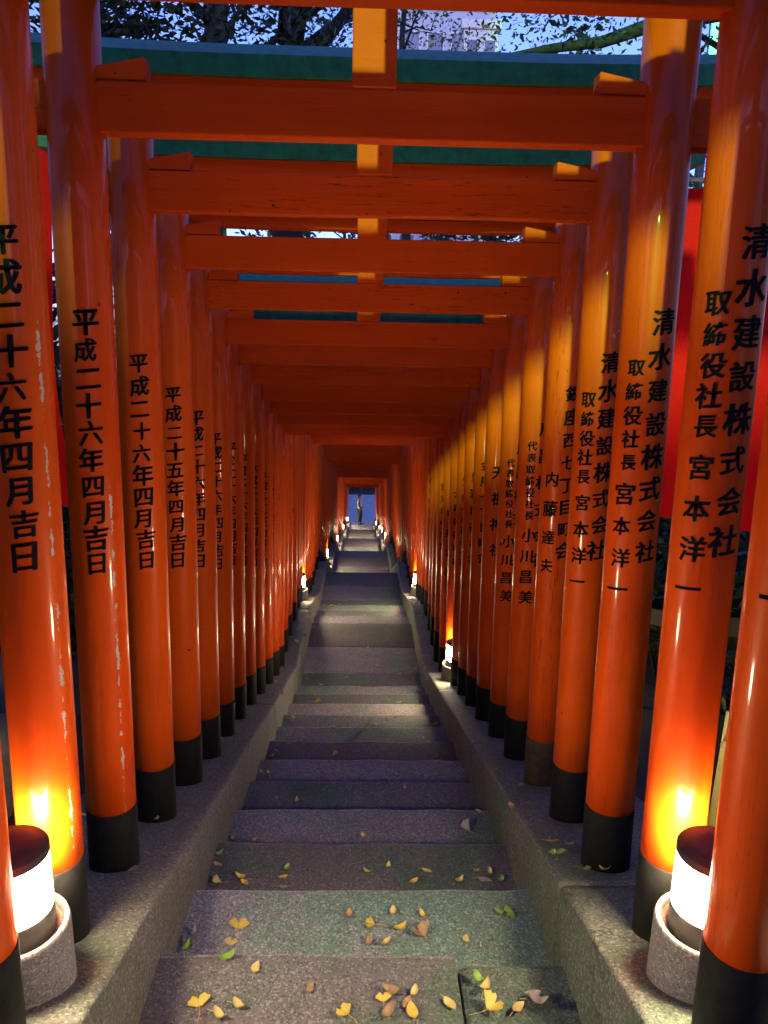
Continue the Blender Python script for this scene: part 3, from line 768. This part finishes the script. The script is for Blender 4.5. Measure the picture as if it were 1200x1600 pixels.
mb = MB(); mb.tube([(0, 0, -0.05), dr * 0.5, dr * PL], [0.019, 0.019, 0.018], 12); mb.build('shaft', M['yellow'], g)
mb = MB(); mb.lathe([(0.019, 0), (0.021, 0.01), (0.012, 0.03), (0.0, 0.034)], 12, tuple(dr * PL), caps=False); mb.build('tip', M['yellow'], g)
tag(g, 'slim pale yellow pole leaning behind the nearest right post', 'pole')

# rocks on the left bank
def rock(x, y, r, seed, lab):
    bm = bmesh.new(); bmesh.ops.create_icosphere(bm, subdivisions=4, radius=r)
    for v in bm.verts:
        n_ = v.co.normalized(); v.co = n_ * r * (1 + 0.28 * noise.noise(n_ * 1.3 + Vector((seed, 0, 0))) + 0.12 * noise.noise(n_ * 4 + Vector((0, seed, 0))) + 0.04 * noise.noise(n_ * 11)); v.co.z *= 0.85
    for f in bm.faces: f.smooth = True
    me = bpy.data.meshes.new('rock'); bm.to_mesh(me); bm.free(); me.materials.append(M['rock'])
    o = link(me, 'rock', None, (x, y, ground_z(x, y) + r * 0.35)); tag(o, lab, 'rock', 'rocks on the left bank')
rock(-1.75, 2.75, 0.36, 1, 'rounded grey rock behind the nearest left lantern')
rock(-2.0, 3.7, 0.42, 5, 'large mossy grey rock on the left bank behind the third gate post')
rock(-1.8, 4.9, 0.30, 9, 'smaller grey rock further down the left bank')

# ------------------------------------------------------------------ trees and shrubs
def crown_leaves(mb, c, rad, n, size, jr, mi=0):
    for _ in range(n):
        while True:
            p = Vector((jr.uniform(-1, 1), jr.uniform(-1, 1), jr.uniform(-1, 1)))
            if p.length <= 1 and jr.random() < 0.35 + 0.65 * p.length: break
        p = Vector((p.x * rad, p.y * rad, p.z * rad * 0.72)) + c
        a = Vector((jr.gauss(0, 1), jr.gauss(0, 1), jr.gauss(0, 0.6))).normalized(); b = a.orthogonal().normalized()
        b = (b * math.cos(jr.random() * 6.28) + a.cross(b) * math.sin(jr.random() * 6.28)).normalized(); s = size * jr.uniform(0.6, 1.3)
        mb.add([p - a * s, p + b * s * 0.42, p + a * s, p - b * s * 0.42], [(0, 1, 2, 3)], mi=mi)
def tree(x, y, height, r0, lean, crown_r, n, leaf, lab, seed, mat='leaf_a', limbs=7, first=0.35, extra=(), group='trees around the stairs'):
    jr = random.Random(seed); z0 = ground_z(x, y) if y < 52 else 0.0
    g = empty('tree', (x, y, z0)); t_ = MB(); c_ = MB()
    pts = []; rad = []
    for i in range(9):
        t = i / 8; pts.append(Vector((lean[0] * t * t * height + 0.12 * noise.noise((seed, t * 3, 0)) * height * 0.2, lean[1] * t * t * height + 0.1 * noise.noise((seed, t * 3, 9)) * height * 0.2, -0.3 + (height + 0.3) * t)))
        rad.append(r0 * (1.25 if i == 0 else 1) * (1 - 0.8 * t) + 0.015)
    t_.tube(pts, rad, 12); ends = [pts[-1]]
    for k_ in range(limbs):
        t = first + (0.95 - first) * k_ / limbs; i = int(t * 8); base = pts[i].lerp(pts[min(8, i+1)], t * 8 - i)
        a = k_ * 2.4 + seed; L = crown_r * jr.uniform(0.6, 1.1)
        dirv = Vector((math.cos(a), math.sin(a), jr.uniform(0.15, 0.7)))
        p1 = base + dirv * L * 0.45 + Vector((0, 0, 0.1 * L)); p2 = base + dirv * L + Vector((0, 0, 0.1 * L))
        r_ = r0 * (1 - 0.75 * t) * 0.5
        t_.tube([base, p1, p2], [r_, r_ * 0.6, r_ * 0.2 + 0.006], 7); ends += [p1, p2]
        for m_ in range(3):
            d2 = (dirv + Vector((jr.uniform(-.9, .9), jr.uniform(-.9, .9), jr.uniform(-.5, .7)))).normalized()
            q0 = base + (p2 - base) * jr.uniform(0.45, 0.95); q1 = q0 + d2 * L * 0.45
            t_.tube([q0, q0.lerp(q1, 0.5) + Vector((0, 0, 0.04 * L)), q1], [r_ * 0.4, r_ * 0.25 + 0.004, 0.005], 6); ends.append(q1)
    for pl_, rr in extra:
        t_.tube([Vector(p) - Vector((x, y, z0)) for p in pl_], rr, 9)
        for p in pl_[1:]: ends += [Vector(p) - Vector((x, y, z0))] * 2
    for e in ends:
        crown_leaves(c_, e + Vector((jr.uniform(-.2, .2), jr.uniform(-.2, .2), jr.uniform(-.1, .2))) * crown_r * 0.3, crown_r * jr.uniform(0.22, 0.42), n // len(ends), leaf, jr, 0 if jr.random() < 0.75 else 1)
    t_.build('trunk', M['bark'], g)
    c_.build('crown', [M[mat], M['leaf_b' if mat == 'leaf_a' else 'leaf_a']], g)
    tag(g, lab, 'tree', group)
    return g
def xof(px, y): return at(px, 50, y).x
tree(xof(312, 15), 15, 13.5, 0.42, (0.03, 0), 3.6, 6500, 0.045, 'dark leaning tree trunk left of the frame centre above the green lintel', 3, first=0.55)
tree(xof(457, 18), 18, 16.5, 0.52, (0.0, 0), 4.2, 9000, 0.055, 'thick dark tree trunk just left of the top centre strut', 5, first=0.6,
     extra=[([at(470, 110, 17.8), at(500, 72, 17.6), at(540, 20, 17.3), at(560, -60, 17)], [0.17, 0.15, 0.12, 0.08])])
tree(xof(640, 31), 31, 21.0, 0.30, (-0.004, 0.0), 3.0, 1600, 0.08, 'slender dark tree behind the right side of the centre strut', 8, first=0.72, mat='leaf_b')
bx_ = [at(1180, 10, 9.6), at(1010, 42, 9.2), at(940, 66, 9.0), at(860, 76, 8.9), at(770, 92, 8.8)]
tree(4.6, 9.8, 9.0, 0.19, (-0.05, 0), 2.6, 5200, 0.036, 'tree on the right with one long dark branch reaching over the gates', 12, first=0.5,
     extra=[(bx_, [0.1, 0.075, 0.06, 0.045, 0.02])])
tree(-3.3, 6.6, 6.8, 0.1, (0, 0), 1.3, 5200, 0.06, 'slender dark evergreen behind the nearest left posts', 91, first=0.12, limbs=12)
tree(-4.3, 9.6, 8.0, 0.12, (0, 0), 1.5, 5200, 0.07, 'dark evergreen further down behind the left posts', 92, first=0.12, limbs=12)
tree(-4.6, 10.5, 11.5, 0.24, (0.05, 0), 3.0, 9000, 0.07, 'dense dark tree in the upper left corner', 17, first=0.3,
     extra=[([at(120, 120, 10.6), at(150, 50, 10.6), at(215, 45, 10.8), at(260, 30, 10.9)], [0.12, 0.09, 0.06, 0.02])])
for n_, (x, y, ht, cr) in enumerate([(-5.4, 4.5, 7.5, 3.0), (5.6, 3.5, 7.5, 3.0), (-5.6, -0.5, 5.5, 2.6), (5.6, -0.8, 5.5, 2.6)]):
    tree(x, y, ht, 0.22, (-0.05 if x > 0 else 0.05, 0), cr, 6500, 0.09, 'tree hidden behind the %s gate posts, its crown over the tunnel' % ['nearest left', 'nearest right', 'rear left', 'rear right'][n_], 30 + n_, first=0.12, limbs=10)
for n_, (x, y, ht, cr) in enumerate([(4.2, 17, 11, 3.2), (-4.4, 23, 10, 3.2), (5.2, 25, 11, 3.4), (-6.5, 31, 10, 3.0), (6.5, 33, 10, 3.0), (-6, 17, 12, 3.4), (7.5, 20, 12, 3.6)]):
    tree(x, y, ht, 0.2, (0, 0), cr, 3400, 0.11, 'dark tree on the bank behind the far gates, one of many', 50 + n_, first=0.2, group='trees behind the far gates')
for n_, x in enumerate([-9, -6.2, -3.4, -1.2, 0.9, 3.0, 5.4, 8.4]):
    tree(x + rng.uniform(-.5, .5), 53 + rng.uniform(0, 5), 22.5 + rng.uniform(0, 4), 0.24, (0, 0), 3.4, 5200, 0.2, 'dark tree beyond the blue plaza, one of a row', 70 + n_, first=0.15, group='trees beyond the plaza')
# evergreen shrubs filling the banks
def shrub_mesh(seed):
    jr = random.Random(seed); mb = MB()
    for _ in range(9):
        c = Vector((jr.uniform(-.45, .45), jr.uniform(-.45, .45), jr.uniform(0.15, 0.95)))
        crown_leaves(mb, c, jr.uniform(0.22, 0.4), 150, 0.05, jr, 0 if jr.random() < 0.7 else 1)
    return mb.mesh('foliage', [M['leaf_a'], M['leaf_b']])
SH = [shrub_mesh(s) for s in (1, 2, 3)]
mb = MB()
for a in range(6): mb.tube([(0, 0, -0.05), (0.12 * math.cos(a), 0.12 * math.sin(a), 0.4), (0.3 * math.cos(a), 0.3 * math.sin(a), 0.9)], [0.016, 0.012, 0.006], 6)
STEMS = mb.mesh('stems', M['bark'])
def shrub(x, y, s, lab, jr, group):
    g = empty('shrub', (x, y, ground_z(x, y) if y < 52 else 0), jr.uniform(0, 6)); g.scale = (s, s, s * jr.uniform(0.85, 1.2))
    link(SH[jr.randrange(3)], 'foliage', g); link(STEMS, 'stems', g); tag(g, lab, 'shrub', group)
jr = random.Random(5)
for side in (-1, 1):
    y = 1.0
    while y < 40:
        x = side * jr.uniform(2.5, 3.3); s = jr.uniform(1.1, 1.7)
        shrub(x, y, s, 'dark evergreen shrub in the hedge behind the %s gate posts' % ('left' if side < 0 else 'right'), jr, 'shrubs behind the gate posts')
        y += s * (0.62 if y < 12 else 1.1)
for y, x, s in ((1.2, -3.6, 2.5), (2.9, -4.0, 2.6), (4.6, -3.7, 2.7), (6.6, -4.1, 2.8), (8.6, -3.9, 2.6), (3.2, 4.2, 2.3), (5.4, 4.0, 2.3), (7.8, 4.3, 2.4)):
    shrub(x, y, s, 'tall dark shrub standing high behind the near %s gate posts' % ('left' if x < 0 else 'right'), jr, 'shrubs behind the gate posts')
for n_ in range(14):
    shrub(-9 + 1.4 * n_, 51.3 + jr.uniform(0, 0.8), jr.uniform(1.0, 1.5), 'low dark shrub in the row at the back of the plaza', jr, 'shrubs behind the plaza')

# ------------------------------------------------------------------ buildings beyond the trees
def building(c, w_, d_, z0, z1, nf, nw, lab, mat):
    g = empty('office_building', (c[0], c[1], 0))
    bevelled('wall', [((-w_/2, 0, z0), (w_/2, d_, z1))], mat, 0.05, 1, g)
    fh = (z1 - z0) / nf; ww = w_ / nw
    for f in range(max(0, nf - 8), nf):
        for i in range(nw):
            x0 = -w_/2 + ww * (i + 0.14); zz = z0 + fh * (f + 0.3)
            fr = bevelled('window', [((x0, -0.06, zz), (x0 + ww * 0.72, 0.02, zz + fh * 0.52))], M['concrete'], 0.02, 1, g)
            bevelled('pane', [((x0 + 0.1, -0.075, zz + 0.1), (x0 + ww * 0.72 - 0.1, -0.05, zz + fh * 0.52 - 0.1))], M['glass'], 0.01, 1, fr)
    bevelled('parapet', [((-w_/2 - 0.2, -0.2, z1), (w_/2 + 0.2, d_ + 0.2, z1 + 0.7))], M['concrete'], 0.05, 1, g)
    tag(g, lab, 'building')
    return g
c = at(690, 45, 75); top = at(690, -30, 75).z
building((c.x - 0.5, 75), 10.5, 9, 0, top, 12, 5, 'pale blue tower block behind the trees right of the centre strut', M['facade'])
c2 = at(752, 62, 68); top2 = at(752, 46, 68).z
building((c2.x, 68), 2.8, 5, 0, top2, 9, 2, 'narrow white block in front of the pale tower', M['concrete'])
p = at(1117, 55, 16); pb = at(1117, 88, 16); pt = at(1120, 10, 16)
g = empty('lit_sign', (p.x, 16, ground_z(p.x, 16)))
zg = ground_z(p.x, 16)
bevelled('mast', [((-0.07, 0.0, -0.3), (0.07, 0.14, pt.z - zg + 0.2))], M['dark_metal'], 0.01, 1, g)
bevelled('light_panel', [((-0.09, -0.06, pb.z - zg - 0.6), (0.09, -0.002, pt.z - zg))], M['sign_green'], 0.008, 1, g)
tag(g, 'narrow green lit vertical sign high at the upper right', 'sign')

# ------------------------------------------------------------------ unseen blockers added behind the viewer to shape the green light
TZ = EYE - TERRACE
for n_, x in enumerate([-15.6, -12.1, -8.6, -5.15, -1.2, 2.3]):  # unseen trees added so their crowns and trunks block the light
    tree(x, -20 + rng.uniform(-.5, .5), 21, 0.4, (0, 0), 4.2, 5200, 0.34, 'added tall tree with a high crown blocking light, unseen behind the viewer', 140 + n_, first=0.63, limbs=10, group='added light blocking trees behind the viewer')
g = empty('blocker_hall', (-2.0, -9.0, TZ)); rz = EYE + 4.20 - TZ  # unseen hall added, its ridge cuts off the lower light
bevelled('wall', [((-7.5, -5.0, -0.2), (7.5, -0.9, rz - 1.5))], M['facade'], 0.02, 1, g)  # wall of the added unseen hall
mb = MB(); mb.add([(-8.6, 0.3, rz - 1.75), (8.6, 0.3, rz - 1.75), (8.6, -2.9, rz), (-8.6, -2.9, rz), (8.6, -6.2, rz - 1.75), (-8.6, -6.2, rz - 1.75),
                   (-8.6, 0.3, rz - 1.9), (8.6, 0.3, rz - 1.9), (8.6, -6.2, rz - 1.9), (-8.6, -6.2, rz - 1.9)],
                  [(0,1,2,3), (3,2,4,5), (0,6,7,1), (5,4,8,9), (6,9,8,7), (0,3,5,9,6), (1,7,8,4,2)])
mb.build('roof', M['dark_metal'], g)
for x in (-4.5, 0.0, 4.5):
    dr_ = bevelled('blocker_hall_door', [((x - 1.1, -0.95, 0.3), (x + 1.1, -0.86, 2.4))], M['wood'], 0.01, 1, g)
tag(g, 'added light blocking hall with a dark gabled roof, unseen behind the viewer', 'building')
g = empty('blocker_gate', (0, -2.0, TZ)); bz = EYE + 1.70 - TZ  # unseen gate added, its beam casts a shadow band on the posts
for sx in (-1, 1):
    mb = MB(); mb.lathe([(0.17, -0.2), (0.16, bz - 0.1)], 24, (sx * 2.6, 0, 0)); mb.build('post', M['granite'], g)
bevelled('tie_beam', [((-3.2, -0.10, bz - 0.13), (3.2, 0.10, bz + 0.12))], M['granite'], 0.02, 2, g)
tag(g, 'added wide stone gate casting a shadow band, unseen behind the viewer', 'torii gate')

building((-31.2, -124), 11.0, 8, 0, EYE + 96, 30, 3, 'added tall tower blocking light, unseen far behind the viewer', M['facade'])  # unseen tower added to shade the pale tower block

# ------------------------------------------------------------------ the person at the foot of the stairs
def skin(name, nodes, edges, mat, sub=2, parent=None, root=0):
    me = bpy.data.meshes.new(name); me.from_pydata([n[0] for n in nodes], edges, [])
    o = bpy.data.objects.new(name, me); COL.objects.link(o)
    md = o.modifiers.new('skin', 'SKIN'); md.use_smooth_shade = True
    for i, n in enumerate(nodes):
        sv = me.skin_vertices[0].data[i]; r = n[1]; sv.radius = r if isinstance(r, tuple) else (r, r); sv.use_root = (i == root)
    sm = o.modifiers.new('sub', 'SUBSURF'); sm.levels = sub; sm.render_levels = sub
    dg = bpy.context.evaluated_depsgraph_get(); m2 = bpy.data.meshes.new_from_object(o.evaluated_get(dg))
    bpy.data.objects.remove(o); bpy.data.meshes.remove(me)
    for p in m2.polygons: p.use_smooth = True
    m2.materials.clear(); m2.materials.append(mat)
    return link(m2, name, parent)
M['skin'] = plain('skin', (0.50, 0.30, 0.21), 0.5, 0.08, 30, 0.05)
M['hair'] = plain('black_hair', (0.012, 0.010, 0.010), 0.4, 0.4, 60, 0.3)
M['vest'] = plain('cream_jacket', (0.74, 0.66, 0.5), 0.8, 0.1, 50, 0.2)
M['dark_sleeve'] = plain('dark_sleeve', (0.015, 0.015, 0.022), 0.8, 0.2, 50, 0.2)
M['trousers'] = plain('dark_trousers', (0.030, 0.030, 0.026), 0.8, 0.2, 50, 0.2)
M['shoe'] = plain('dark_shoe', (0.02, 0.02, 0.02), 0.5, 0.2, 50, 0.1)
PY = 42.25; PXx = at(562, 800, PY).x
man = empty('person', (PXx, PY, 0.006), R(-8))        # faces +x (to the right in the photo)
# local axes: +x forward, y sideways (near the camera is -y)
bd = [((0, 0, .95), (.13, .15)), ((0.0, 0, 1.12), (.11, .14)), ((-.01, 0, 1.32), (.12, .16)), ((-.01, 0, 1.44), (.07, .10)), ((0.0, 0, 1.51), .055), ((.015, 0, 1.57), (.075, .07)), ((.02, 0, 1.66), (.098, .078)), ((.01, 0, 1.735), (.07, .06)),
      ((.10, 0, 1.63), .016), ((.075, 0, 1.57), .03)]
ed = [(0,1),(1,2),(2,3),(3,4),(4,5),(5,6),(6,7),(6,8),(5,9)]
def limb(base, pts):
    i0 = base
    for p in pts: bd.append(p); ed.append((i0, len(bd) - 1)); i0 = len(bd) - 1
    return i0
for s in (-1, 1):
    e = limb(3, [((-.01, s*.17, 1.42), .058), ((-.03, s*.215, 1.25), .046), ((-.02, s*.225, 1.12), .040), ((.09, s*.20, 1.00), .034), ((.17, s*.175, .93), .026), ((.215, s*.17, .905), (.02, .035))])
    for q in range(4):
        yo = s * .17 + (q - 1.5) * .018; L = (.052, .062, .058, .045)[q]
        limb(e, [((.24, yo, .893), .0095), ((.24 + L * .6, yo, .868), .008), ((.235 + L * .7, yo, .84), .007)])
    limb(e, [((.215, s*.13, .90), .011), ((.245, s*.122, .875), .009)])
    f = 0.05 * s
    k_ = limb(0, [((f * .5, s*.09, .86), .085), ((f + .02, s*.095, .50), .058), ((f - .01, s*.10, .25), .050), ((f - .03, s*.10, .09), .036), ((f + .06, s*.105, .035), .034), ((f + .15, s*.11, .025), .026)])
skin('body', bd, ed, M['skin'], 2, man)
for s in (-1, 1):                                        # ears
    mb = MB(); mb.tube([(.005, s*.078, 1.62), (-.008, s*.088, 1.65), (.005, s*.08, 1.675)], [.008, .014, .008], 8); mb.build('ear', M['skin'], man)
skin('hair', [((-.02, 0, 1.60), (.085, .085)), ((-.015, 0, 1.68), (.108, .095)), ((0.0, 0, 1.745), (.09, .08)), ((-.05, 0, 1.53), (.05, .06))], [(0,1),(1,2),(0,3)], M['hair'], 2, man)
skin('jacket', [((0, 0, .86), (.165, .19)), ((0.0, 0, .98), (.155, .185)), ((0.01, 0, 1.15), (.15, .185)), ((-.01, 0, 1.34), (.155, .19)), ((-.01, 0, 1.44), (.105, .14)), ((-.005, 0, 1.49), .075)], [(0,1),(1,2),(2,3),(3,4),(4,5)], M['vest'], 2, man)
for s in (-1, 1):
    skin('sleeve', [((-.01, s*.15, 1.40), .066), ((-.02, s*.215, 1.25), .056), ((-.01, s*.225, 1.12), .052), ((.09, s*.20, 1.00), .046), ((.16, s*.18, .945), .04)], [(0,1),(1,2),(2,3),(3,4)], M['dark_sleeve'], 2, man)
tr = [((0, 0, .93), (.14, .16))]; te = []
for s in (-1, 1):
    f = 0.05 * s; b = len(tr)
    tr += [((f*.5, s*.09, .84), .105), ((f + .02, s*.097, .50), .078), ((f - .01, s*.102, .25), .07), ((f - .03, s*.104, .08), .062)]
    te += [(0, b), (b, b+1), (b+1, b+2), (b+2, b+3)]
skin('trousers', tr, te, M['trousers'], 2, man)
for s in (-1, 1):
    f = 0.05 * s
    skin('shoe', [((f - .06, s*.104, .04), .042), ((f + .03, s*.106, .04), .045), ((f + .13, s*.11, .032), .036), ((f + .19, s*.112, .028), .026)], [(0,1),(1,2),(2,3)], M['shoe'], 2, man)
mb = MB()
for s in (-1, 1): mb.lathe([(.007, 0), (.005, .006), (0, .008)], 8, (.112, s*.032, 1.652), caps=False)
mb.build('eyes', M['hair'], man)
tag(man, 'person in a cream jacket and dark trousers standing side on at the tunnel exit', 'person')
